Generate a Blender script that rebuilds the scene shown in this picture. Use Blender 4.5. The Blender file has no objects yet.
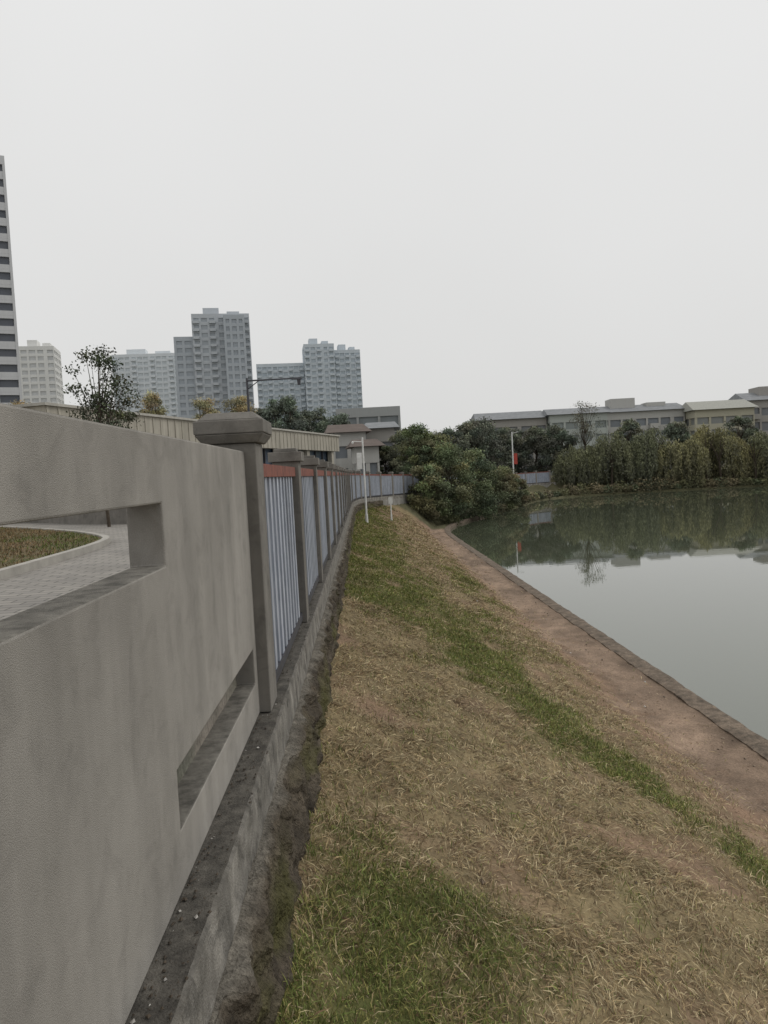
import bpy, math, random
import numpy as np
from mathutils import Matrix, Vector
rng=np.random.default_rng(7); random.seed(7)
S=bpy.context.scene
S.view_settings.view_transform='Standard'; S.view_settings.look='None'; S.view_settings.exposure=0

# ---------------------------------------------------------------- helpers
def link(o,parent=None):
    S.collection.objects.link(o)
    if parent: o.parent=parent
    return o
def empty(name,loc=(0,0,0),yaw=0):
    e=bpy.data.objects.new(name,None); e.location=loc; e.rotation_euler=(0,0,yaw); e.empty_display_size=.3
    return link(e)
class MB:
    def __init__(s): s.v=[]; s.f=[]
    def box(s,x0,x1,y0,y1,z0,z1):
        b=len(s.v); s.v+=[(x0,y0,z0),(x1,y0,z0),(x1,y1,z0),(x0,y1,z0),(x0,y0,z1),(x1,y0,z1),(x1,y1,z1),(x0,y1,z1)]
        s.f+=[tuple(b+i for i in q) for q in ((0,3,2,1),(4,5,6,7),(0,1,5,4),(1,2,6,5),(2,3,7,6),(3,0,4,7))]
    def frust(s,cx,cy,z0,z1,a0,b0,a1,b1):
        b=len(s.v)
        s.v+=[(cx-a0,cy-b0,z0),(cx+a0,cy-b0,z0),(cx+a0,cy+b0,z0),(cx-a0,cy+b0,z0),(cx-a1,cy-b1,z1),(cx+a1,cy-b1,z1),(cx+a1,cy+b1,z1),(cx-a1,cy+b1,z1)]
        s.f+=[tuple(b+i for i in q) for q in ((0,3,2,1),(4,5,6,7),(0,1,5,4),(1,2,6,5),(2,3,7,6),(3,0,4,7))]
    def obox(s,P,d,s0,s1,o0,o1,z0,z1,zb=None):
        n=(d[1],-d[0]); zb=0 if zb is None else zb
        b=len(s.v)
        def pt(a,o,z): return (P[0]+d[0]*a+n[0]*o,P[1]+d[1]*a+n[1]*o,z)
        s.v+=[pt(s0,o0,z0),pt(s0,o1,z0),pt(s1,o1,z0+zb),pt(s1,o0,z0+zb),pt(s0,o0,z1),pt(s0,o1,z1),pt(s1,o1,z1+zb),pt(s1,o0,z1+zb)]
        s.f+=[tuple(b+i for i in q) for q in ((0,3,2,1),(4,5,6,7),(0,1,5,4),(1,2,6,5),(2,3,7,6),(3,0,4,7))]
    def gable(s,x0,x1,y0,y1,z0,z1):
        b=len(s.v); ym=(y0+y1)/2
        s.v+=[(x0,y0,z0),(x1,y0,z0),(x1,y1,z0),(x0,y1,z0),(x0+.6,ym,z1),(x1-.6,ym,z1)]
        s.f+=[tuple(b+i for i in q) for q in ((0,3,2,1),(0,1,5,4),(2,3,4,5),(1,2,5),(3,0,4))]
    def tube(s,p0,p1,r0,r1,n=7):
        p0=Vector(p0);p1=Vector(p1); d=(p1-p0)
        if d.length<1e-5: return
        d.normalize(); a=d.orthogonal().normalized(); c=d.cross(a); b=len(s.v)
        for p,r in((p0,r0),(p1,r1)):
            for i in range(n):
                t=2*math.pi*i/n; q=p+a*math.cos(t)*r+c*math.sin(t)*r; s.v.append(tuple(q))
        for i in range(n):
            j=(i+1)%n; s.f.append((b+i,b+j,b+n+j,b+n+i))
        s.f.append(tuple(b+n+i for i in range(n))); s.f.append(tuple(b+n-1-i for i in range(n)))
    def obj(s,name,mat,parent=None,bevel=0,smooth=False):
        me=bpy.data.meshes.new(name); me.from_pydata(s.v,[],s.f); me.update()
        o=bpy.data.objects.new(name,me); me.materials.append(mat); link(o,parent)
        if bevel:
            m=o.modifiers.new('b','BEVEL'); m.width=bevel; m.segments=2; m.limit_method='ANGLE'
        return o
def fast(name,V,F,mat,parent=None,col=None,smooth=False):
    V=np.asarray(V,np.float32); F=np.asarray(F,np.int32); k=F.shape[1]
    me=bpy.data.meshes.new(name); me.vertices.add(len(V)); me.vertices.foreach_set('co',V.ravel())
    me.loops.add(F.size); me.loops.foreach_set('vertex_index',F.ravel())
    me.polygons.add(len(F)); me.polygons.foreach_set('loop_start',np.arange(len(F),dtype=np.int32)*k)
    me.update(calc_edges=True)
    if col is not None:
        a=me.attributes.new('col','FLOAT_COLOR','POINT')
        c=np.ones((len(V),4),np.float32); c[:,:3]=col; a.data.foreach_set('color',c.ravel())
    me.polygons.foreach_set('use_smooth',np.full(len(F),bool(smooth)))
    me.materials.append(mat); o=bpy.data.objects.new(name,me); return link(o,parent)
def _h(ix,iy,s):
    n=np.sin(ix*127.1+iy*311.7+s*74.7)*43758.5453; return n-np.floor(n)
def vn(x,y,s=0):
    x=np.asarray(x,float);y=np.asarray(y,float)
    ix=np.floor(x);iy=np.floor(y);fx=x-ix;fy=y-iy;fx=fx*fx*(3-2*fx);fy=fy*fy*(3-2*fy)
    return (_h(ix,iy,s)*(1-fx)+_h(ix+1,iy,s)*fx)*(1-fy)+(_h(ix,iy+1,s)*(1-fx)+_h(ix+1,iy+1,s)*fx)*fy
def fbm(x,y,s=0,o=4):
    r=0;a=.5;t=0
    for i in range(o): r=r+a*vn(x*2**i,y*2**i,s+i*3);t+=a;a*=.5
    return r/t
def grid_faces(nu,nv):
    u=np.arange(nu-1)[:,None]; v=np.arange(nv-1)[None,:]
    return np.stack([u*nv+v,(u+1)*nv+v,(u+1)*nv+v+1,u*nv+v+1],-1).reshape(-1,4)

# ---------------------------------------------------------------- materials
def mat(name,c1,c2=None,rough=.85,scale=3.,bump=0.,bscale=60.,speck=0.,metal=0.,detail=6,top=None,stain=0.,coords='Object',blotch=0.):
    m=bpy.data.materials.new(name); m.use_nodes=True; N=m.node_tree.nodes; L=m.node_tree.links
    b=N['Principled BSDF']; b.inputs['Roughness'].default_value=rough; b.inputs['Metallic'].default_value=metal
    b.inputs['Specular IOR Level'].default_value=.3
    tc=N.new('ShaderNodeTexCoord'); src=tc.outputs[coords]
    c2=c2 or tuple(x*.75 for x in c1)
    n=N.new('ShaderNodeTexNoise'); n.inputs['Scale'].default_value=scale; n.inputs['Detail'].default_value=detail; n.inputs['Roughness'].default_value=.65; L.new(src,n.inputs['Vector'])
    r=N.new('ShaderNodeValToRGB'); r.color_ramp.elements[0].position=.35; r.color_ramp.elements[1].position=.65
    r.color_ramp.elements[0].color=(*c2,1); r.color_ramp.elements[1].color=(*c1,1); L.new(n.outputs['Fac'],r.inputs['Fac'])
    out=r.outputs['Color']
    def mul(a,fac_socket,lo,hi,f0=.3,f1=.7):
        mr=N.new('ShaderNodeMapRange'); mr.inputs['From Min'].default_value=f0; mr.inputs['From Max'].default_value=f1
        mr.inputs['To Min'].default_value=lo; mr.inputs['To Max'].default_value=hi; L.new(fac_socket,mr.inputs['Value'])
        mm=N.new('ShaderNodeMix'); mm.data_type='RGBA'; mm.blend_type='MULTIPLY'; mm.inputs['Factor'].default_value=1
        L.new(a,mm.inputs[6]); L.new(mr.outputs['Result'],mm.inputs[7]); return mm.outputs[2]
    if speck:
        n2=N.new('ShaderNodeTexNoise'); n2.inputs['Scale'].default_value=bscale; n2.inputs['Detail'].default_value=3; L.new(src,n2.inputs['Vector'])
        out=mul(out,n2.outputs['Fac'],1-speck,1+speck)
    if stain:
        mp=N.new('ShaderNodeMapping'); mp.inputs['Scale'].default_value=(3,3,.35); L.new(src,mp.inputs['Vector'])
        n3=N.new('ShaderNodeTexNoise'); n3.inputs['Scale'].default_value=1.6; n3.inputs['Detail'].default_value=8; L.new(mp.outputs['Vector'],n3.inputs['Vector'])
        out=mul(out,n3.outputs['Fac'],1-stain,1+stain*.4)
    if blotch:
        n6=N.new('ShaderNodeTexNoise'); n6.inputs['Scale'].default_value=5; n6.inputs['Detail'].default_value=10; n6.inputs['Roughness'].default_value=.7; n6.inputs['Distortion'].default_value=.6; L.new(src,n6.inputs['Vector'])
        out=mul(out,n6.outputs['Fac'],1-blotch,1+blotch*.3,.36,.5)
    if top:
        g=N.new('ShaderNodeNewGeometry'); sx=N.new('ShaderNodeSeparateXYZ'); L.new(g.outputs['True Normal'],sx.inputs[0])
        mr=N.new('ShaderNodeMapRange'); mr.inputs['From Min'].default_value=.5; mr.inputs['From Max'].default_value=.9; L.new(sx.outputs['Z'],mr.inputs['Value'])
        mt=N.new('ShaderNodeMix'); mt.data_type='RGBA'; L.new(mr.outputs['Result'],mt.inputs['Factor']); L.new(out,mt.inputs[6])
        n4=N.new('ShaderNodeTexNoise'); n4.inputs['Scale'].default_value=9; n4.inputs['Detail'].default_value=8; n4.inputs['Roughness'].default_value=.75; L.new(src,n4.inputs['Vector'])
        r4=N.new('ShaderNodeValToRGB'); r4.color_ramp.elements[0].position=.38; r4.color_ramp.elements[1].position=.68
        r4.color_ramp.elements[0].color=(*[x*.35 for x in top],1); r4.color_ramp.elements[1].color=(*top,1); L.new(n4.outputs['Fac'],r4.inputs['Fac'])
        L.new(r4.outputs['Color'],mt.inputs[7]); out=mt.outputs[2]
    L.new(out,b.inputs['Base Color'])
    if bump:
        nb=N.new('ShaderNodeTexNoise'); nb.inputs['Scale'].default_value=bscale; nb.inputs['Detail'].default_value=4; L.new(src,nb.inputs['Vector'])
        bp=N.new('ShaderNodeBump'); bp.inputs['Strength'].default_value=bump; bp.inputs['Distance'].default_value=.01; L.new(nb.outputs['Fac'],bp.inputs['Height']); L.new(bp.outputs['Normal'],b.inputs['Normal'])
    return m
def attrmat(name,rough=.8,noise=0,nscale=30,bump=0,dist=.03):
    m=bpy.data.materials.new(name); m.use_nodes=True; N=m.node_tree.nodes; L=m.node_tree.links
    b=N['Principled BSDF']; b.inputs['Roughness'].default_value=rough; b.inputs['Specular IOR Level'].default_value=.2
    a=N.new('ShaderNodeAttribute'); a.attribute_name='col'; out=a.outputs['Color']
    if noise:
        tc=N.new('ShaderNodeTexCoord')
        for sc,am in((nscale,noise),(nscale*.12,noise*.6)):
            n=N.new('ShaderNodeTexNoise'); n.inputs['Scale'].default_value=sc; n.inputs['Detail'].default_value=8; n.inputs['Roughness'].default_value=.7; L.new(tc.outputs['Object'],n.inputs['Vector'])
            mr=N.new('ShaderNodeMapRange'); mr.inputs['From Min'].default_value=.3; mr.inputs['From Max'].default_value=.7; mr.inputs['To Min'].default_value=1-am; mr.inputs['To Max'].default_value=1+am; L.new(n.outputs['Fac'],mr.inputs['Value'])
            mm=N.new('ShaderNodeMix'); mm.data_type='RGBA'; mm.blend_type='MULTIPLY'; mm.inputs['Factor'].default_value=1
            L.new(out,mm.inputs[6]); L.new(mr.outputs['Result'],mm.inputs[7]); out=mm.outputs[2]
        if bump:
            bp=N.new('ShaderNodeBump'); bp.inputs['Strength'].default_value=bump; bp.inputs['Distance'].default_value=dist
            n5=N.new('ShaderNodeTexNoise'); n5.inputs['Scale'].default_value=nscale; n5.inputs['Detail'].default_value=8; L.new(tc.outputs['Object'],n5.inputs['Vector']); L.new(n5.outputs['Fac'],bp.inputs['Height'])
            L.new(bp.outputs['Normal'],b.inputs['Normal'])
    L.new(out,b.inputs['Base Color'])
    return m
M_leaf=attrmat('foliage',.7)
M_blade=attrmat('grass_blades',.8)
M_ground=attrmat('ground_soil',.95,noise=.35,nscale=28,bump=.7)
M_wall=mat('stucco_concrete',(.345,.325,.295),(.26,.245,.22),.92,scale=.8,bump=.5,bscale=300,speck=.24,stain=.2,top=(.25,.235,.205),blotch=.11)
M_pillar=mat('pillar_concrete',(.225,.21,.188),(.17,.16,.143),.9,scale=2,bump=.5,bscale=260,speck=.16,stain=.2,blotch=.18)
M_ledge=mat('ledge_concrete',(.27,.255,.228),(.15,.14,.122),.92,scale=6,bump=.8,bscale=110,speck=.2,top=(.15,.138,.118),stain=.5,blotch=.45)
M_bark=mat('bark',(.10,.08,.06),(.05,.04,.03),.9,scale=12)
M_red=mat('red_paint',(.235,.085,.06),(.16,.06,.045),.7,scale=9,blotch=.3)
M_slatw=mat('pale_blue_slat_paint',(.47,.50,.555),(.36,.39,.45),.5,scale=5,stain=.35)
M_slatb=mat('blue_grey_sheet',(.13,.155,.21),(.09,.11,.15),.5,scale=5)
M_white=mat('white_paint',(.74,.74,.72),(.6,.6,.58),.5,scale=4)
M_dark=mat('dark_metal',(.07,.07,.08),None,.5)

# ---------------------------------------------------------------- shore / fence lines
def chaikin(p,n=3):
    p=[tuple(map(float,q)) for q in p]
    for _ in range(n):
        q=[p[0]]
        for a,b in zip(p,p[1:]):
            q.append((a[0]*.75+b[0]*.25,a[1]*.75+b[1]*.25)); q.append((a[0]*.25+b[0]*.75,a[1]*.25+b[1]*.75))
        q.append(p[-1]); p=q
    return p
SH=[(6.5,-60)]+chaikin([(6.5,50),(6.6,62),(9,71),(14,82),(20,95),(25,108),(33,117),(62,118),(110,113),(260,100)])+[(2500,0)]
FE=[(-.85,-60)]+chaikin([(-.85,46),(-.3,55),(3.2,65),(9,82),(15,98),(21,111),(31,122.5),(62,124),(110,119),(260,106)])+[(2500,8)]
def sdist(x,y,P):
    x=np.asarray(x,float);y=np.asarray(y,float)
    best=np.full(x.shape,1e18); sg=np.ones(x.shape)
    for (ax,ay),(bx,by) in zip(P,P[1:]):
        dx,dy=bx-ax,by-ay; t=np.clip(((x-ax)*dx+(y-ay)*dy)/(dx*dx+dy*dy),0,1)
        d=(x-ax-t*dx)**2+(y-ay-t*dy)**2; c=dx*(y-ay)-dy*(x-ax)
        k=d<best-1e-9; best=np.where(k,d,best); sg=np.where(k,np.sign(c),sg)
    return np.sqrt(best)*sg
def zo(y): return -1.1*np.clip((np.asarray(y,float)-52)/60,0,1)
def height(x,y):
    ds=sdist(x,y,SH); df=sdist(x,y,FE)
    t=np.clip((ds-1.5)/np.maximum(ds+np.abs(df)-1.5-.35,.1),0,1)
    slope=-4.78+2.38*t**.92+zo(y)*t
    rel=(fbm(x*.9,y*.9,3)-.5)*.30+(fbm(x*5,y*5,9,3)-.5)*.09
    slope=slope+rel*np.clip(t*6,0,1)*np.clip((1-t)*8,.3,1)
    left=-1.02+zo(y)*1.1
    z=np.where(df>0, slope+(left-slope)*np.clip(df/.1,0,1), slope)
    z=np.where((ds<1.5)&(df<0), -4.78+(fbm(x*2.5,y*2.5,31)-.5)*.07, z)
    z=np.where(ds<.15, -4.78+np.clip(ds-.15,-2,0)*2.2, z)
    return z
STRIP=[(.1,22),(.6,16),(2.2,12.6),(3,9.3),(3.6,7.2),(4.3,4.6),(4.6,2)]
def masks(x,y):
    ds=sdist(x,y,SH)
    xw=x+(fbm(x*.9,y*.7,71)-.5)*2.0+(fbm(x*3,y*2.5,73)-.5)*.8; yw=y+(fbm(x*.8,y*.8,72)-.5)*2.6+(fbm(x*3,y*3,74)-.5)*.9
    d=np.abs(sdist(xw,yw,STRIP)); nz=fbm(x*1.6,y*1.1,21); nf=fbm(x*6,y*5,33,3)
    wv=.55+1.0*np.clip((y-9)/7,0,1)
    g=np.exp(-(d/wv)**2)*1.05
    g=np.maximum(g,1.0*np.exp(-((xw-.1)/1.1)**2-((yw-3.9)/1.25)**2))
    g=np.maximum(g,.95*np.exp(-((xw-.1)/1.6)**2)*np.clip((y-14)/5,0,1))
    g=np.maximum(g,.75*np.exp(-((xw-2.2)/1.2)**2-((y-16)/5)**2))
    g=np.maximum(g,.62*np.exp(-((xw-3.4)/.9)**2-((y-27)/9)**2))
    g=g*(.2+1.55*nz)+(nf-.5)*.75+(nz-.56)*.75
    g=np.clip((g-.15)/.85,0,.9)
    soil=np.clip((4.2-ds)/1.2+(nf-.5)*2.2-.8,0,1)
    soil=np.maximum(soil,np.clip((fbm(x*1.1+7,y*.9,55)-.52)*6,0,1)*.85)
    soil=soil*(1-g)
    g=g*np.clip((ds-1.7)*2,0,1)
    return g,soil,ds
C_straw=np.array([.30,.235,.13]); C_green=np.array([.145,.16,.05]); C_soil=np.array([.225,.15,.10])

# ---------------------------------------------------------------- terrain
xs=np.unique(np.round(np.concatenate([[-2500,-1200,-600,-300,-150,-80,-50],np.arange(-34,-1.2,1.5),[-.95,-.85],np.arange(-.7,6.7,.09),[6.42,6.55],np.arange(7,36,1.),np.arange(38,130,3.),[150,200,300,600,1200,2500]]),3))
ys=[-100,-40,-10,-2,0,1]; y=1.5
while y<62: ys.append(y); y+=max(.08,.009*y)
ys+=list(np.arange(62,132,1.))+[140,160,200,260,400,700,1300,3000]
ys=np.array(ys); X,Y=np.meshgrid(xs,ys); X=X.ravel();Y=Y.ravel()
Z=height(X,Y); g,so,ds=masks(X,Y)
jit=(.65+.7*fbm(X*3,Y*3,77,4))[:,None]
col=(C_straw*.7*(1-so[:,None])+C_soil*so[:,None])*(1-g[:,None])+C_green*.65*g[:,None]
path=np.clip((1.95-ds+(fbm(X*2,Y*2,5)-.5)*1.8)*2.0,0,1)[:,None]*(Y<66)[:,None]
pn=fbm(X*1.8,Y*.8,15)[:,None]
col=col*(1-path)+(np.array([.235,.17,.122])*(.5+1.0*pn))*path
wet=np.clip(1-(ds-.3)/.5,0,1)[:,None]; col*=1-.35*wet
col*=jit
df=sdist(X,Y,FE)
left=(df>0)[:,None]; col=np.where(left,np.array([.17,.165,.15])*jit,col)
farg=((Y>62)&(df<0.5)|(Y>115))[:,None]; col=np.where(farg,np.array([.095,.09,.05])*jit,col)
fast('ground',np.stack([X,Y,Z],-1),grid_faces(len(ys),len(xs)),M_ground,col=col,smooth=True)

# ---------------------------------------------------------------- water
m=bpy.data.materials.new('lake_water'); m.use_nodes=True; N=m.node_tree.nodes; L=m.node_tree.links
b=N['Principled BSDF']; b.inputs['Base Color'].default_value=(.082,.093,.062,1); b.inputs['Roughness'].default_value=.012; b.inputs['IOR'].default_value=2.0
tc=N.new('ShaderNodeTexCoord'); mp=N.new('ShaderNodeMapping'); mp.inputs['Scale'].default_value=(.7,1.6,1); L.new(tc.outputs['Object'],mp.inputs['Vector'])
n=N.new('ShaderNodeTexNoise'); n.inputs['Scale'].default_value=1.6; n.inputs['Detail'].default_value=3; L.new(mp.outputs['Vector'],n.inputs['Vector'])
bp=N.new('ShaderNodeBump'); bp.inputs['Strength'].default_value=.035; bp.inputs['Distance'].default_value=.02; L.new(n.outputs['Fac'],bp.inputs['Height']); L.new(bp.outputs['Normal'],b.inputs['Normal'])
w=MB(); w.v=[(5.8,-100,-5),(2500,-100,-5),(2500,126,-5),(5.8,126,-5)]; w.f=[(0,1,2,3)]; w.obj('lake_water',m)

# ---------------------------------------------------------------- sweeps
def resample(P,y0,y1,step0=.09,k=.01):
    out=[]; seg=[0]
    for a,b in zip(P,P[1:]): seg.append(seg[-1]+math.dist(a,b))
    tot=seg[-1]
    def at(s):
        for i in range(len(P)-1):
            if s<=seg[i+1]:
                t=(s-seg[i])/(seg[i+1]-seg[i]); a,b=P[i],P[i+1]; return (a[0]+(b[0]-a[0])*t,a[1]+(b[1]-a[1])*t)
        return P[-1]
    s=y0-P[0][1]
    while True:
        p=at(s)
        if s>y1-P[0][1] or s>tot: break
        out.append(p); s+=max(step0,k*abs(p[1]))
    return np.array(out),at
def sweep(name,P2,prof,mt,noise=(.004,6),zfun=zo,smooth=False,parent=None,seed=1,col=None,oct=4,nw=None):
    P2=np.asarray(P2); T=np.gradient(P2,axis=0); T/=np.linalg.norm(T,axis=1)[:,None]; Nn=np.stack([T[:,1],-T[:,0]],-1)
    prof=np.array(prof,float); nv=len(prof); nu=len(P2)
    off=np.repeat(prof[None,:,0],nu,0); zz=np.repeat(prof[None,:,1],nu,0)
    u=P2[:,1][:,None]+0*off
    a,f=noise
    arc=np.concatenate([[0],np.cumsum(np.linalg.norm(np.diff(prof,axis=0),axis=1))])[None,:]+0*off
    wgt=1 if nw is None else np.array(nw)[None,:]
    off=off+(fbm(u*f,arc*f*1.6,seed,oct)-.5)*2*a*wgt; zz=zz+(fbm(u*f,arc*f,seed+40,oct)-.5)*2*a*wgt*.6
    XX=P2[:,0][:,None]+Nn[:,0][:,None]*off; YY=P2[:,1][:,None]+Nn[:,1][:,None]*off; ZZ=zz+zfun(P2[:,1])[:,None]
    V=np.stack([XX,YY,ZZ],-1).reshape(-1,3)
    c=None
    if col is not None: c=col(u,arc).reshape(-1,3)
    return fast(name,V,grid_faces(nu,nv),mt,parent,col=c,smooth=smooth)
PF,atF=resample(FE,-4,190,.05,.012); PF=PF[PF[:,0]<31]
sweep('wall_ledge',PF,[(-.25,-1.9),(-.25,-1.63),(-.242,-1.62),(-.1,-1.62),(.05,-1.622),(.12,-1.622),(.183,-1.626),(.198,-1.64),(.203,-1.72),(.205,-1.8),(.21,-1.88),(.2,-1.97)],M_ledge,noise=(.009,9))
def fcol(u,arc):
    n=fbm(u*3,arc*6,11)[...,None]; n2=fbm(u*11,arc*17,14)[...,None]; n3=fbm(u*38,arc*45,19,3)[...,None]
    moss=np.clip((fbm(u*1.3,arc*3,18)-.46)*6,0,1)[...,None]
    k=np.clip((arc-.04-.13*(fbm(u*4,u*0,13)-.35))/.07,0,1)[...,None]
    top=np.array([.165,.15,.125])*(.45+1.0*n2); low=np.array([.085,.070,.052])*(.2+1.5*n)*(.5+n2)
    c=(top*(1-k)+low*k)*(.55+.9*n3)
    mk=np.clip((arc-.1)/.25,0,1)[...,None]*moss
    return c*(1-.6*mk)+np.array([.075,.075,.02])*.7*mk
M_stone=attrmat('mossy_stone',.95,noise=.45,nscale=60,bump=1.0,dist=.03)
prof=[(.19,-1.88),(.21,-1.885),(.225,-1.888),(.24,-1.892),(.255,-1.898),(.268,-1.91),(.278,-1.93)]+[(.284+.0033*i,-1.95-.024*i) for i in range(34)]
PF2,_=resample(FE,-3,60,.022,.008)
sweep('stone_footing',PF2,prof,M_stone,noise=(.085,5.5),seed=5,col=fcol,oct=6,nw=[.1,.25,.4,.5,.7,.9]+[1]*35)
sweep('canal_retaining_wall',np.array([p for p in PF if p[1]>=59]),[(.19,-1.9),(.22,-1.95),(.24,-2.6),(.3,-3.6)],mat('retaining_stone',(.30,.29,.265),(.2,.19,.17),.9,scale=2,stain=.3),noise=(.02,2))
PS,_=resample(SH,-20,85,.08,.010)
sweep('embankment_kerb',PS,[(-.45,-4.95),(-.42,-4.76),(-.3,-4.745),(-.1,-4.742),(-.03,-4.745),(0,-4.77),(.02,-4.85),(.03,-4.95),(.035,-5.05),(.04,-5.4)],mat('wet_kerb',(.20,.155,.115),(.10,.08,.06),.9,scale=6,bump=.8,bscale=40,speck=.3,stain=.3,blotch=.3),noise=(.045,2.6),zfun=lambda y:0*y,seed=8)

# ---------------------------------------------------------------- near wall with openings
def voxel(name,xsv,ysv,zsv,solid,mt,parent=None,bevel=.008):
    nx,ny,nz=len(xsv)-1,len(ysv)-1,len(zsv)-1
    vid={};V=[];F=[]
    def v(i,j,k):
        if (i,j,k) not in vid: vid[(i,j,k)]=len(V); V.append((xsv[i],ysv[j],zsv[k]))
        return vid[(i,j,k)]
    def s(i,j,k): return 0<=i<nx and 0<=j<ny and 0<=k<nz and solid(i,j,k)
    for i in range(nx):
        for j in range(ny):
            for k in range(nz):
                if not s(i,j,k): continue
                if not s(i-1,j,k): F.append((v(i,j,k),v(i,j,k+1),v(i,j+1,k+1),v(i,j+1,k)))
                if not s(i+1,j,k): F.append((v(i+1,j,k),v(i+1,j+1,k),v(i+1,j+1,k+1),v(i+1,j,k+1)))
                if not s(i,j-1,k): F.append((v(i,j,k),v(i+1,j,k),v(i+1,j,k+1),v(i,j,k+1)))
                if not s(i,j+1,k): F.append((v(i,j+1,k),v(i,j+1,k+1),v(i+1,j+1,k+1),v(i+1,j+1,k)))
                if not s(i,j,k-1): F.append((v(i,j,k),v(i,j+1,k),v(i+1,j+1,k),v(i+1,j,k)))
                if not s(i,j,k+1): F.append((v(i,j,k+1),v(i+1,j,k+1),v(i+1,j+1,k+1),v(i,j+1,k+1)))
    me=bpy.data.meshes.new(name); me.from_pydata(V,[],F); me.update(); me.materials.append(mt)
    o=bpy.data.objects.new(name,me); link(o,parent)
    md=o.modifiers.new('b','BEVEL'); md.width=bevel; md.segments=2; md.limit_method='ANGLE'
    return o
cw=empty('concrete_wall')
ysv=[-2.6,.3,3.0,3.04,5.13,5.25]; zsv=[-1.615,-1.38,-1.14,-.32,-.07,.205]
def sol(i,j,k):
    if k==1 and j in(2,3): return False
    if k==3 and j in(1,2): return False
    return True
voxel('wall_panel',[-.945,-.8],ysv,zsv,sol,M_wall,cw)
for py in (5.43,-2.8):
    p=MB(); p.box(-1.055,-.72,py-.18,py+.18,-1.617,.26); p.obj('pillar_shaft',M_pillar,cw,.008)
    p=MB(); p.frust(-.8875,py,.262,.325,.19,.20,.235,.245); p.box(-1.125,-.65,py-.245,py+.245,.327,.42); p.frust(-.8875,py,.422,.475,.215,.225,.16,.17)
    p.obj('pillar_cap',M_pillar,cw,.008)
# ---------------------------------------------------------------- fence
fe=empty('metal_panel_fence')
pil=MB();cap=MB();sl=MB();sh=MB();rl=MB();bt=MB()
s=5.43+60; step=3.2
pos=[s+step*i for i in range(60)]
prev=None
for i,sv in enumerate(pos):
    P=atF(sv)
    if P[0]>30: break
    z=float(zo(P[1]))
    Q=atF(sv+.2); d=(Q[0]-P[0],Q[1]-P[1]); l=math.hypot(*d); d=(d[0]/l,d[1]/l)
    if i>0:
        pil.obox(P,d,-.15,.15,-.14,.15,-1.617+z,.19+z)
        cap.obox(P,d,-.19,.19,-.18,.19,.192+z,.30+z); cap.obox(P,d,-.13,.13,-.12,.13,.302+z,.34+z)
    if prev:
        P0,z0=prev; d=(P[0]-P0[0],P[1]-P0[1]); l=math.hypot(*d); d=(d[0]/l,d[1]/l); dz=(z-z0)
        a=.19 if i==1 else .155; e=l-.155
        sh.obox(P0,d,a,e,.03,.045,-1.5+z0,.03+z0,dz)
        rl.obox(P0,d,a,e,.015,.11,.025+z0,.125+z0,dz)
        bt.obox(P0,d,a,e,.015,.10,-1.58+z0,-1.5+z0,dz)
        k=a+.06
        while k<e-.1:
            sl.obox(P0,d,k,k+.12,.047,.092,-1.497+z0+dz*k/l,.022+z0+dz*k/l); k+=.27
    prev=(P,z)
pil.obj('pillars',M_pillar,fe,.006);cap.obj('pillar_caps',M_pillar,fe,.006);sl.obj('slats',M_slatw,fe);sh.obj('backing_sheet',M_slatb,fe);rl.obj('top_rail',M_red,fe);bt.obj('bottom_rail',M_dark,fe)

def chips(name,xx,yy,zz,sz,c):
    V=[];F=[];CC=[]
    for i in range(len(xx)):
        b0=len(V); q=rng.normal(size=(6,3)); base=np.array([[1,0,0],[0,1,0],[-1,0,0],[0,-1,0],[0,0,.6],[0,0,-.6]])+q*.18
        V+=list(base*sz[i]*[1,1.5,1]+[xx[i],yy[i],zz[i]+sz[i]*.3]); F+=[[b0+a for a in t] for t in((0,1,4),(1,2,4),(2,3,4),(3,0,4),(1,0,5),(2,1,5),(3,2,5),(0,3,5))]; CC+=[c[i]]*6
    fast(name,V,F,M_leaf,col=np.array(CC))
n=900; yy=1.3+rng.random(n)**1.3*9; xx=-.79+rng.random(n)**1.6*.14; sz=.002+.007*rng.random(n)**3
chips('ledge_debris',xx,yy,np.full(n,-1.617),sz,np.where(rng.random((n,1))<.08,np.array([[.40,.38,.35]]),np.array([[.07,.055,.04]]))*(.6+.6*rng.random((n,1))))
n=700; yy=3+rng.random(n)**1.5*28; xx=-.3+rng.random(n)**.6*6.3; sz=(.006+.02*rng.random(n)**4)*(1+yy*.02)
chips('scattered_stones',xx,yy,height(xx,yy),sz,np.where(rng.random((n,1))<.10,np.array([[.45,.43,.40]]),np.array([[.20,.155,.115]]))*(.5+.8*rng.random((n,1))))

# ---------------------------------------------------------------- grass
def blades(name,x,y,z,L,el,az,wd,col,droop=.35,parent=None):
    n=len(x); dx=np.cos(az)*np.cos(el);dy=np.sin(az)*np.cos(el);dz=np.sin(el)
    B=np.stack([x,y,z],-1); D=np.stack([dx,dy,dz],-1)*L[:,None]
    sd=np.stack([-np.sin(az),np.cos(az),rng.normal(size=n)*.4],-1)*wd[:,None]
    mid=B+D*.5; mid[:,2]+=.04*L; tip=B+D; tip[:,2]-=droop*L*rng.random(n)*np.cos(el)
    tip[:,2]=np.maximum(tip[:,2],z+ .002-0.25*L)
    V=np.stack([B,mid-sd,tip,mid+sd],1).reshape(-1,3); F=np.arange(4*n).reshape(-1,4)
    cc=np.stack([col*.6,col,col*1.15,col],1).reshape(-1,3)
    return fast(name,V,F,M_blade,parent,col=cc)
n=800000
y=2.4*np.exp(rng.random(n)*math.log(60/2.4)); x=-.5+rng.random(n)*6.5
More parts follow.
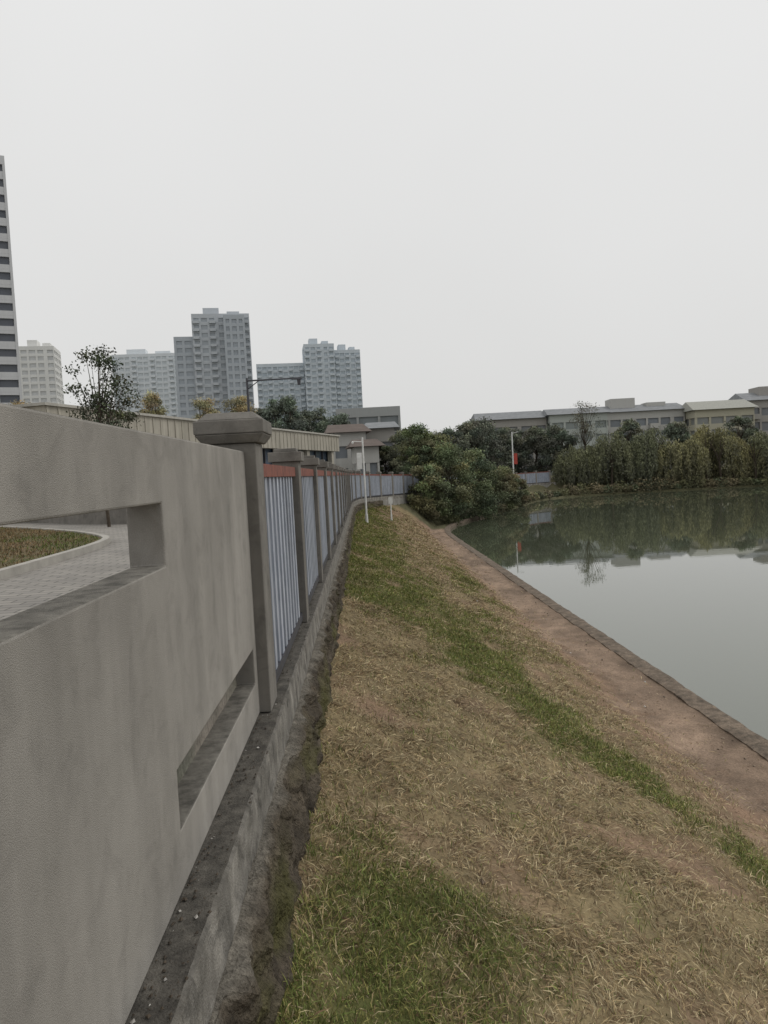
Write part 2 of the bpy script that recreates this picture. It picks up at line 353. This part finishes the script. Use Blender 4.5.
g,so,ds=masks(x,y); cl=fbm(x*4,y*4,91,3); cl2=fbm(x*1.5,y*1.5,95)
keep=rng.random(n)<np.clip((.18+.9*g+(1-so)*.7)*(.1+1.5*cl)*(.35+1.2*cl2)*np.clip((ds-1.2+(fbm(x*2,y*2,5)-.5)*1.2)/.9,.10,1),0,1)
x,y,g,so,cl=x[keep],y[keep],g[keep],so[keep],cl[keep]; n=len(x); z=height(x,y)-.006
isg=rng.random(n)<g*.8+.04
az=np.where(isg,rng.random(n)*6.283, 6.283*1.5*fbm(x*1.6,y*1.6,60)+rng.normal(size=n)*1.1-2.5)
el=np.where(isg,.35+rng.random(n)*.95,.02+rng.random(n)**2*.6)
Ln=np.where(isg,.03+.08*rng.random(n)**1.4,.035+.13*rng.random(n)**1.6)*(.65+.7*cl)*(1+y*.012)
wd=(.0008+.0012*rng.random(n))*(1+y*.17)
v=(.55+.95*rng.random(n)**1.2)[:,None]*(.7+.6*fbm(x*2,y*2,44)[:,None])
r=rng.random((n,1))
cs=np.where(r<.33,np.array([[.42,.345,.21]]),np.array([[.32,.24,.13]])); cs=np.where(r>.75,np.array([[.18,.12,.07]]),cs)
r=rng.random((n,1))
cg=np.where(r<.4,np.array([[.26,.24,.085]]),np.array([[.13,.165,.045]])); cg=np.where(r>.75,np.array([[.19,.225,.065]]),cg)
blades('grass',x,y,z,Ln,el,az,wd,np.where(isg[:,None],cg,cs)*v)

# ---------------------------------------------------------------- left side
m=bpy.data.materials.new('block_paving'); m.use_nodes=True; N=m.node_tree.nodes; L=m.node_tree.links
b=N['Principled BSDF']; b.inputs['Roughness'].default_value=.85
tc=N.new('ShaderNodeTexCoord'); br=N.new('ShaderNodeTexBrick'); br.inputs['Scale'].default_value=1; br.inputs['Brick Width'].default_value=.3; br.inputs['Row Height'].default_value=.15; br.inputs['Mortar Size'].default_value=.009
br.inputs['Color1'].default_value=(.29,.27,.24,1); br.inputs['Color2'].default_value=(.23,.215,.195,1); br.inputs['Mortar'].default_value=(.09,.085,.075,1)
L.new(tc.outputs['Object'],br.inputs['Vector']); nn=N.new('ShaderNodeTexNoise'); nn.inputs['Scale'].default_value=1.3; nn.inputs['Detail'].default_value=7; L.new(tc.outputs['Object'],nn.inputs['Vector'])
mr=N.new('ShaderNodeMapRange'); mr.inputs['To Min'].default_value=.65; mr.inputs['To Max'].default_value=1.35; L.new(nn.outputs['Fac'],mr.inputs['Value'])
mm=N.new('ShaderNodeMix'); mm.data_type='RGBA'; mm.blend_type='MULTIPLY'; mm.inputs['Factor'].default_value=1; L.new(br.outputs['Color'],mm.inputs[6]); L.new(mr.outputs['Result'],mm.inputs[7]); L.new(mm.outputs[2],b.inputs['Base Color'])
w=MB(); w.v=[(-22,-8,-1.005),(-1.1,-8,-1.005),(-1.1,45,-1.005),(-4,45,-1.005),(-13,24,-1.005),(-22,24,-1.005)]; w.f=[(0,1,2,3,4,5)]; w.obj('paved_path',m)
LW=chaikin([(-4.3,-3),(-4.4,9.3),(-4.6,13.6),(-5.3,15.2),(-7,17.8),(-11.5,23),(-20,26)],2)
lv=[(p[0],p[1],-.93) for p in LW]+[(-20,-3,-.93)]
w=MB(); w.v=lv; w.f=[tuple(range(len(lv)))]; w.obj('lawn',mat('lawn_soil',(.15,.105,.06),(.075,.08,.03),.95,scale=2.5,bump=.6,bscale=40,speck=.3))
sweep('lawn_kerb',LW,[(0,-.94),(0,-.9),(.12,-.9),(.125,-1.03)],mat('kerb_stone',(.42,.40,.36),None,.8,scale=4),noise=(.001,2),zfun=lambda y:0*y)
n=46000; x=-12+7.5*rng.random(n); y=4+19*rng.random(n); dl=sdist(x,y,LW); k=dl>.06; x,y=x[k],y[k]; n=len(x)
gg=fbm(x*.8,y*.8,12); isg=(rng.random(n)<np.clip((gg-.44)*6,.05,.9))[:,None]
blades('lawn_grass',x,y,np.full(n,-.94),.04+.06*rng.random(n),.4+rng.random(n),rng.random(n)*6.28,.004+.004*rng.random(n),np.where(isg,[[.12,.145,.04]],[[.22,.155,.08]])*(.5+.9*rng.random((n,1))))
PL=chaikin([(-2.2,30),(-4.6,20.5),(-7.5,21.5),(-12,27),(-22,29)],2)
sweep('planter_wall',PL,[(-.12,-1.05),(-.12,-.42),(-.1,-.4),(.1,-.4),(.12,-.42),(.12,-1.05)],M_pillar,noise=(.002,2),zfun=lambda y:0*y)

# ---------------------------------------------------------------- trees
HAZE_TINT=np.array([.34,.36,.37])  # aerial haze painted into leaf colours: distant foliage is blended towards this tint
def leafmesh(name,C,sizes,cols,parent,elong=1.,vertical=0.):
    n=len(C); a=rng.normal(size=(n,3)); 
    if vertical: a=a*[1,1,.3]; a[:,2]-=vertical
    a/=np.linalg.norm(a,axis=1)[:,None]; b=rng.normal(size=(n,3)); b-=a*(a*b).sum(1)[:,None]; b/=np.linalg.norm(b,axis=1)[:,None]
    a=a*(sizes*elong)[:,None]; b=b*sizes[:,None]*.55
    V=np.stack([C-a,C-b,C+a,C+b],1).reshape(-1,3)
    return fast(name,V,np.arange(4*n).reshape(-1,4),M_leaf,parent,col=np.repeat(cols,4,0))
def tree(name,loc,H,R,base=.3,ncl=26,nl=170,leaf=.16,col=(.06,.09,.03),tr=.12,clr=.3,hazy=0.,limbs=True,loose=.25):
    e=empty(name,loc); t=MB(); th=H*.72; pts=[Vector((0,0,-.3))]
    for i in range(1,6): pts.append(Vector((random.uniform(-.02,.02)*H,random.uniform(-.02,.02)*H,th*i/5)))
    for i in range(5): t.tube(pts[i],pts[i+1],tr*(1-.16*i),tr*(1-.16*(i+1)))
    CL=[]
    for i in range(ncl):
        u=random.random(); zc=base*H+(H-base*H)*u*.93; pr=R*(math.sin(math.pi*min(.98,(u*.8+.15)))**.6); a=random.uniform(0,6.283); rr=pr*math.sqrt(random.random())*.95
        CL.append(Vector((math.cos(a)*rr,math.sin(a)*rr,zc)))
    for c in CL:
        if limbs:
            k=min(4,max(1,int((c.z*.7)/th*5))); s0=pts[k]; md=(s0+c)/2+Vector((0,0,-.04*H*random.random()))
            t.tube(s0,md,tr*.33,tr*.2,5); t.tube(md,c,tr*.2,tr*.07,5)
    t.obj('trunk',M_bark,e)
    P=[];Cc=[];base_c=np.array(col)
    for c in CL:
        r=R*clr*random.uniform(.7,1.3); q=rng.normal(size=(nl,3)); q/=np.linalg.norm(q,axis=1)[:,None]; q*=(rng.random((nl,1))**.45)*r*[1.1,1.1,.75]
        q*=(1-loose+2*loose*rng.random((nl,1)))
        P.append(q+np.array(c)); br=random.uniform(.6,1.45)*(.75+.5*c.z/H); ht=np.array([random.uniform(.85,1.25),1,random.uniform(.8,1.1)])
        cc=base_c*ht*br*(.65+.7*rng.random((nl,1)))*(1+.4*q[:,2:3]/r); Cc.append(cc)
    P=np.concatenate(P);Cc=np.clip(np.concatenate(Cc),.005,1); Cc=Cc*(1-hazy)+HAZE_TINT*hazy
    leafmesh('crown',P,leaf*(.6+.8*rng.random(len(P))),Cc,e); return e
def willow(name,loc,H,R,col,ns=150,leaf=.12,hazy=0.):
    e=empty(name,loc); t=MB(); p0=Vector((0,0,-.5)); p1=Vector((random.uniform(-.4,.4),0,H*.4)); t.tube(p0,p1,.22,.16)
    for i in range(7):
        a=random.uniform(0,6.28); q=p1+Vector((math.cos(a)*R*.5,math.sin(a)*R*.5,H*.35)); t.tube(p1,q,.1,.04,5)
    t.obj('trunk',M_bark,e); P=[];C=[]
    lob=[random.uniform(0,6.28) for _ in range(5)]
    for i in range(ns):
        a=random.choice(lob)+random.gauss(0,.45); rr=R*math.sqrt(random.random()); zt=H*(.5+.5*math.sqrt(max(0,1-(rr/R)**2))*random.uniform(.78,1)); 
        ln=random.uniform(.35,.9)*zt; m=50; s=rng.random(m); 
        ox,oy=math.cos(a)*rr,math.sin(a)*rr
        q=np.stack([ox*(1+.15*s)+rng.normal(size=m)*.17,oy*(1+.15*s)+rng.normal(size=m)*.17,zt-s*ln+rng.normal(size=m)*.12],-1)
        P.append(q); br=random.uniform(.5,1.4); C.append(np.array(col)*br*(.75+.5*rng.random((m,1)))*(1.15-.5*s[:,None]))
    P=np.concatenate(P);C=np.concatenate(C)*(1-hazy)+HAZE_TINT*hazy
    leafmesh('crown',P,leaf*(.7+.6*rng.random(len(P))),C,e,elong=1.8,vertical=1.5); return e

tree('young_street_tree',(-6.65,20,-1),4.7,.9,base=.52,ncl=60,nl=60,leaf=.038,col=(.06,.072,.045),tr=.05,clr=.30)
tree('round_shrub',(-6.5,21.2,-1),3.2,.55,base=.35,ncl=16,nl=160,leaf=.04,col=(.065,.09,.045),tr=.04,clr=.4)
for (bx,by,H,R,cx) in((7.9,70,7.6,2.9,(.13,.15,.075)),(10.6,75,7.0,3.0,(.115,.14,.07)),(5.6,66.5,5.0,2.0,(.15,.165,.08)),(13.3,81,5.2,2.3,(.14,.145,.075)),(7.0,74,7.2,2.6,(.10,.125,.06)),(5.2,72,6.0,2.2,(.115,.14,.07)),(16.2,88,5.0,2.2,(.13,.135,.07)),(19,96,4.0,1.9,(.15,.145,.075))):
    tree('bank_tree',(bx,by,float(height(bx,by))-.1),H,R,base=.02,ncl=56,nl=360,leaf=.09,col=cx,tr=.12,clr=.27,hazy=.06,loose=.4)
for (bx,by,H,R) in((4.9,86,6.9,2.4),(7.0,92,6.6,2.4),(2.8,88,5.0,1.6)):
    tree('street_tree',(bx,by,-1.8),H,R,base=.2,ncl=40,nl=240,leaf=.12,col=(.095,.115,.065),tr=.14,clr=.26,hazy=.1,loose=.35)
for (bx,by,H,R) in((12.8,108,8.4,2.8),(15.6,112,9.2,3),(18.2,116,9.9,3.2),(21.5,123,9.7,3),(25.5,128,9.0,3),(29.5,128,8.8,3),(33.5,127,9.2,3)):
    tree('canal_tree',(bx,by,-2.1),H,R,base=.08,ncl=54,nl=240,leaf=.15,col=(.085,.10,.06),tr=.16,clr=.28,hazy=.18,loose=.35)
wx=34
while wx<150:
    wy=119.6-max(0,wx-62)*.104; H=random.uniform(7.6,10.6)
    c=random.choice([(.25,.225,.085),(.22,.205,.08),(.17,.175,.075),(.145,.155,.07)])
    if wx<44: c=random.choice([(.12,.13,.06),(.15,.155,.065)])
    willow('willow_tree',(wx,wy+random.uniform(-.4,2.4),-4.7),H,random.uniform(2.3,3.8),c,hazy=.15); wx+=random.uniform(2.0,3.2)
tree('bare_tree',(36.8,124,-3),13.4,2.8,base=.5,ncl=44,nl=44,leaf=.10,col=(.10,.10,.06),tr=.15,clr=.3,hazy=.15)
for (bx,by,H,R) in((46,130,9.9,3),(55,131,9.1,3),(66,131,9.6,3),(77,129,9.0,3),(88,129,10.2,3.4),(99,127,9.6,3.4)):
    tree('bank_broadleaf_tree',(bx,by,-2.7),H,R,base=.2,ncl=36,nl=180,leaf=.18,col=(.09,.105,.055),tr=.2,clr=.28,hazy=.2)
P=[];C=[]
sp,_=resample(SH,78,290,1.15,0)
for (cx,cy) in sp:
    if cx>155: break
    r=random.uniform(.6,1.5) if cx>31 else random.uniform(.35,.9); m=170
    q=rng.normal(size=(m,3)); q/=np.linalg.norm(q,axis=1)[:,None]; q*=(rng.random((m,1))**.4)*r*[1.2,1,.9]
    P.append(q+[cx-(.9 if cy<116 else 0),cy+(.9 if cx>30 else .2),-4.7+r*.45]); k=random.random()
    base=np.array([.19,.155,.08]) if k<.4 else np.array([.10,.12,.055]) if k<.7 else np.array([.15,.15,.06])
    C.append((base*random.uniform(.6,1.2)*(.7+.6*rng.random((m,1)))*(1+.35*q[:,2:3]/r))*.9+HAZE_TINT*.1)
P=np.concatenate(P); leafmesh('waterline_shrubs',P,np.full(len(P),.15),np.concatenate(C),None,elong=1.3,vertical=.4)
for (bx,by,H,R) in((-31.0,70,9.6,2.2),(-28.6,70,9.0,1.3),(-18.6,70,9.8,1.5),(-14.0,70,9.0,1.8),(-11.2,72,9.3,1.8)):
    tree('ginkgo_tree',(bx,by,-1),H,R,base=.3,ncl=80,nl=150,leaf=.08,col=(.28,.24,.10),tr=.12,clr=.3,hazy=.25,loose=.45)
gx=-27
while gx<-1:
    H=13.2-abs(gx+13)*.22+random.uniform(-1.2,.6); tree('grove_tree',(gx,125+random.uniform(-5,5),-1),H+1,2.9,base=.2,ncl=40,nl=170,leaf=.18,col=(.08,.105,.06),tr=.2,clr=.28,hazy=.24,loose=.35); gx+=2.0
P=[];C=[]
for i in range(230):
    cx=-150+i*1.75+random.uniform(-1,1); cy=215+random.uniform(-14,14); r=random.uniform(2.5,4.6); m=150
    q=rng.normal(size=(m,3)); q/=np.linalg.norm(q,axis=1)[:,None]; q*=(rng.random((m,1))**.4)*r*[1,1,1.25]; P.append(q+[cx,cy,1.5+random.uniform(-1,1.5)])
    br=random.uniform(.7,1.2); C.append(np.array([.10,.12,.08])*br*(.8+.4*rng.random((m,1)))*.55+HAZE_TINT*.45)
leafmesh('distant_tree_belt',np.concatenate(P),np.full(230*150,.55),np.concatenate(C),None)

# ---------------------------------------------------------------- buildings
def bmats(wall,glass,key): return mat(key+'_wall',wall,tuple(x*.93 for x in wall),.85,scale=.15,stain=.05),mat(key+'_glass',glass,tuple(x*.85 for x in glass),.35,scale=.3)
def building(name,x,y,w,d,z0,H,yaw=0,fh=3.,bay=3.2,mats=None,slab=.42,pier=.45,roofbox=True,balc=0,parent=None,proud=.3,gable=None,gm=None):
    e=empty(name,(x,y,z0),yaw) if parent is None else parent
    ox,oy=(0,0) if parent is None else (x,y)
    W,G=mats; a=MB();g=MB()
    g.box(ox-w/2+proud,ox+w/2-proud,oy+proud,oy+d-proud,0,H-.1)
    nf=max(1,int(round(H/fh))); fh=H/nf
    for i in range(nf):
        zb=i*fh; a.box(ox-w/2+.04,ox+w/2-.04,oy+.04,oy+d-.04,zb,zb+fh*slab*.6)
        if i: a.box(ox-w/2+.05,ox+w/2-.05,oy+.05,oy+d-.05,zb-fh*slab*.4,zb-.004)
    a.box(ox-w/2,ox+w/2,oy,oy+d,H-fh*.25,H+.9)
    n=max(2,int(w/bay)); bw=w/n
    for i in range(n+1):
        pw=pier*(1.9 if (i%3==0) else 1); c=ox-w/2+i*bw; x0=max(ox-w/2,c-pw/2);x1=min(ox+w/2,c+pw/2)
        a.box(x0,x1,oy-.02,oy+.5,0,H-fh*.26); a.box(x0,x1,oy+d-.5,oy+d+.02,0,H-fh*.26)
    n=max(2,int(d/bay)); bw=d/n
    for i in range(1,n):
        pw=pier*(1.9 if (i%3==0) else 1); c=oy+i*bw
        a.box(ox-w/2-.02,ox-w/2+.5,c-pw/2,c+pw/2,0,H-fh*.26); a.box(ox+w/2-.5,ox+w/2+.02,c-pw/2,c+pw/2,0,H-fh*.26)
    if balc:
        nb=max(2,int(w/bay)); bw=w/nb
        for j in range(nb):
            if j%balc: continue
            for i in range(nf):
                c=ox-w/2+(j+.5)*bw; a.box(c-bw*.36,c+bw*.36,oy-1.1,oy-.03,i*fh+.05,i*fh+.2+fh*.3)
    if roofbox:
        a.box(ox-w*.3,ox-w*.02,oy+d*.25,oy+d*.7,H+.9,H+4.2); a.box(ox+w*.12,ox+w*.34,oy+d*.3,oy+d*.7,H+.9,H+3)
    a.obj('walls',W,e); g.obj('windows',G,e)
    if gable:
        r=MB(); r.gable(ox-w/2-.7,ox+w/2+.7,oy-.8,oy+d+.8,H+.92,H+.92+gable); r.obj('roof',gm,e)
    return e
T1=bmats((.56,.565,.57),(.12,.13,.15),'white_tower'); T2=bmats((.72,.72,.70),(.56,.57,.57),'pale_tower'); T3=bmats((.66,.695,.72),(.54,.585,.61),'haze_tinted_tower')  # far towers: aerial haze painted in as paler, low-contrast wall and glass colours
T4=bmats((.51,.54,.57),(.39,.425,.455),'grey_tower'); T4b=bmats((.44,.475,.51),(.35,.385,.42),'grey_tower_side'); T5=bmats((.56,.61,.65),(.44,.50,.545),'blue_tower')  # haze is in these base colours too, glass lifted towards the walls
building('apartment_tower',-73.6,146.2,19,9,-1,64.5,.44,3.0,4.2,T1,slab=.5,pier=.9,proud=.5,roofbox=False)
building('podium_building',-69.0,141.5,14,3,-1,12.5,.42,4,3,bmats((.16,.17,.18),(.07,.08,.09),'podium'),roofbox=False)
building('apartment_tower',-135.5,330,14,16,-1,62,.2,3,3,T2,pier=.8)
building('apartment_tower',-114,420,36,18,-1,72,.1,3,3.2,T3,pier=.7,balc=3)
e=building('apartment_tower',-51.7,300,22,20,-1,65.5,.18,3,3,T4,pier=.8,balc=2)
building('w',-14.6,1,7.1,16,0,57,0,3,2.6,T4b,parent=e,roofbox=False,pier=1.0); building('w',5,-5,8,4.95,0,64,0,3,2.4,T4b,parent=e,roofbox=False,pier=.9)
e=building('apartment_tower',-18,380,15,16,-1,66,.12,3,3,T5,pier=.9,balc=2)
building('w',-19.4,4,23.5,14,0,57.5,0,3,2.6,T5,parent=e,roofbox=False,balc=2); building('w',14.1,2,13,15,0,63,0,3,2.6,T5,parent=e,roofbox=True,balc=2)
GB=bmats((.36,.37,.365),(.21,.23,.24),'grey_block'); HW=bmats((.47,.465,.44),(.21,.23,.25),'house'); HB=bmats((.36,.345,.32),(.20,.21,.22),'house_b')
RG=mat('roof_tile_grey',(.25,.26,.27),None,.8,scale=1); RR=mat('roof_tile_brown',(.14,.11,.095),None,.8,scale=1); GG=bmats((.43,.46,.43),(.26,.29,.28),'green_white')
building('grey_office_block',1.7,140,11.8,10,-1.5,12.9,0,3.3,3,GB,roofbox=False)
building('grey_office_block',-5.5,146,9,10,-1.5,10.5,0,3.3,3,HW,roofbox=False)
building('town_house',-1.4,92,4.2,7,-1.5,5.8,.1,3,2,HW,roofbox=False,gable=1.2,gm=RR)
building('town_house',2.6,97,3.6,7,-1.5,6.4,-.05,3,1.8,HB,roofbox=False,gable=1,gm=RG)
building('town_house',.7,84,2.6,5,-1.4,3.6,.1,3,1.3,HW,roofbox=False,gable=.9,gm=RR)
building('pale_hall',23,262,18,12,-2,14,0,3.5,3,T2,roofbox=False)
building('riverside_row_building',33.2,165,15,10,-2.5,12.0,0,3.2,2.6,HB,roofbox=False,gable=1.9,gm=RG,balc=2)
building('riverside_row_building',47.2,163,12.4,10,-2.5,12.3,0,3.2,2.6,GG,roofbox=False,gable=1.6,gm=RG,balc=2)
building('riverside_row_building',64,172,20,10,-2.5,12.8,-.04,3.2,2.8,HW,roofbox=True,gable=1.8,gm=RG,balc=2)
building('riverside_row_building',80.5,166,13,10,-2.5,12.0,-.04,3.2,2.8,bmats((.44,.42,.33),(.25,.26,.25),'cream'),roofbox=False,gable=2.2,gm=mat('roof_pale',(.38,.38,.34),None,.8))
building('riverside_row_building',98,170,20,12,-2.5,13.8,-.06,3.2,2.8,HB,roofbox=True,gable=2.2,gm=RG,balc=3)
building('riverside_row_building',120,168,18,12,-2.5,13.6,-.06,3.2,2.8,HW,roofbox=False,gable=2.2,gm=RG)

e=empty('low_pavilion_building',(-11,27,-1),math.atan2(30,9))
cream=mat('cream_cladding',(.43,.40,.335),(.35,.325,.27),.8,scale=.6,stain=.25); a=MB(); a.box(-.4,31.4,-.4,12,2.85,3.95)
for i in range(53): a.box(-.35+i*.6,-.30+i*.6,-.43,-.402,2.87,3.9)
a.obj('parapet_fascia',cream,e)
a=MB(); a.box(-.5,31.5,-.5,12.1,3.953,4.05); a.obj('parapet_coping',mat('coping',(.46,.44,.39),None,.7),e)
a=MB(); a.box(0,31,.2,11.6,0,2.84); a.obj('glazing',mat('pavilion_glass',(.07,.09,.12),(.12,.15,.20),.15,scale=.4),e)
a=MB(); 
for i in range(22): a.box(i*1.45,i*1.45+.08,.08,.198,0,2.84)
a.box(0,31,.1,.196,1.2,1.28); a.obj('mullions',M_dark,e)
a=MB()
for i in range(7): a.box(i*5,i*5+.5,-.25,.06,0,2.845)
a.obj('columns',cream,e)

# ---------------------------------------------------------------- street furniture
e=empty('street_lamp',(-5.72,40,-1))
a=MB(); a.tube((0,0,0),(0,0,.5),.13,.11,12); a.tube((0,0,.5),(0,0,6.35),.085,.055,12); a.tube((0,0,6.2),(2.5,-.1,6.2),.045,.035,8); a.tube((0,0,5.75),(.6,-.03,6.17),.025,.025,6); a.obj('pole',M_dark,e)
a=MB(); a.frust(2.6,-.1,6.14,6.24,.28,.1,.22,.07); a.tube((2.7,-.1,5.85),(2.7,-.1,6.13),.08,.1,10); a.obj('lamp_head',M_dark,e)
def pole(name,x,y,z,h,r):
    e=empty(name,(x,y,z)); a=MB(); a.tube((0,0,-.2),(0,0,.5),r*1.5,r*1.4,12); a.tube((0,0,.5),(0,0,h),r,r*.8,12); a.obj('pole',M_white,e); return e
e=pole('surveillance_pole',.12,42,float(height(.12,42)),4.75,.06)
a=MB(); a.box(-.36,-.09,-.12,.12,3.0,3.9); a.obj('equipment_box',M_white,e,.01)
a=MB(); a.tube((0,0,4.5),(-.55,-.1,4.55),.025,.02,6); a.tube((-.55,-.22,4.45),(-.55,.05,4.5),.055,.06,8); a.obj('camera_arm',M_white,e)
e=pole('white_post',1.85,52,float(height(1.85,52)),1.7,.045); a=MB(); a.box(-.14,.14,-.02,.02,1.25,1.68); a.obj('sign_plate',M_white,e)
e=pole('banner_pole',21.2,106,-2.2,7.1,.1)
a=MB(); a.box(.12,.62,-.02,.02,2.6,4.1); a.obj('red_banner',mat('red_cloth',(.45,.08,.06)),e)
a=MB(); a.tube((0,0,6.9),(.9,0,7.1),.04,.03,6); a.obj('arm',M_white,e)

# ---------------------------------------------------------------- world + light
W=bpy.data.worlds.new('World'); S.world=W; W.use_nodes=True; N=W.node_tree.nodes; L=W.node_tree.links
bg=N['Background']; sky=N.new('ShaderNodeTexSky'); sky.sky_type='NISHITA'; sky.sun_disc=False; sky.sun_elevation=math.radians(48); sky.sun_rotation=math.radians(75); sky.dust_density=4
hs=N.new('ShaderNodeHueSaturation'); hs.inputs['Saturation'].default_value=.25; L.new(sky.outputs[0],hs.inputs['Color'])
tc=N.new('ShaderNodeTexCoord'); sx=N.new('ShaderNodeSeparateXYZ'); L.new(tc.outputs['Generated'],sx.inputs[0])
nz=N.new('ShaderNodeTexNoise'); nz.inputs['Scale'].default_value=2.2; nz.inputs['Detail'].default_value=3; L.new(tc.outputs['Generated'],nz.inputs['Vector'])
ma=N.new('ShaderNodeMath'); ma.operation='MULTIPLY_ADD'; ma.inputs[1].default_value=.35; L.new(nz.outputs['Fac'],ma.inputs[0]); L.new(sx.outputs['Z'],ma.inputs[2])
cr=N.new('ShaderNodeValToRGB'); cr.color_ramp.elements[0].position=.1; cr.color_ramp.elements[0].color=(.70,.70,.69,1); cr.color_ramp.elements[1].position=.75; cr.color_ramp.elements[1].color=(.84,.84,.835,1); L.new(ma.outputs[0],cr.inputs['Fac'])
sc=N.new('ShaderNodeVectorMath'); sc.operation='SCALE'; sc.inputs['Scale'].default_value=10; L.new(cr.outputs['Color'],sc.inputs[0])
mx=N.new('ShaderNodeMix'); mx.data_type='RGBA'; mx.inputs['Factor'].default_value=.93; L.new(hs.outputs[0],mx.inputs[6]); L.new(sc.outputs[0],mx.inputs[7]); L.new(mx.outputs[2],bg.inputs['Color']); bg.inputs['Strength'].default_value=.1
sd=bpy.data.lights.new('sun','SUN'); sd.energy=.9; sd.angle=math.radians(25); sd.color=(1,.97,.92); so_=bpy.data.objects.new('sun',sd); link(so_)
v=Vector((math.sin(math.radians(75))*math.cos(math.radians(48)),math.cos(math.radians(75))*math.cos(math.radians(48)),math.sin(math.radians(48)))); so_.rotation_euler=v.to_track_quat('Z','Y').to_euler()

# ---------------------------------------------------------------- camera
cd=bpy.data.cameras.new('camera'); cd.lens=26.7; cd.sensor_width=36; cd.clip_start=.05; cd.clip_end=6000
co=bpy.data.objects.new('camera',cd); link(co); S.camera=co
co.matrix_world=Matrix.Rotation(math.radians(-1.5),4,'Z')@Matrix.Rotation(math.radians(90-2.87),4,'X')@Matrix.Rotation(math.radians(-3),4,'Z')
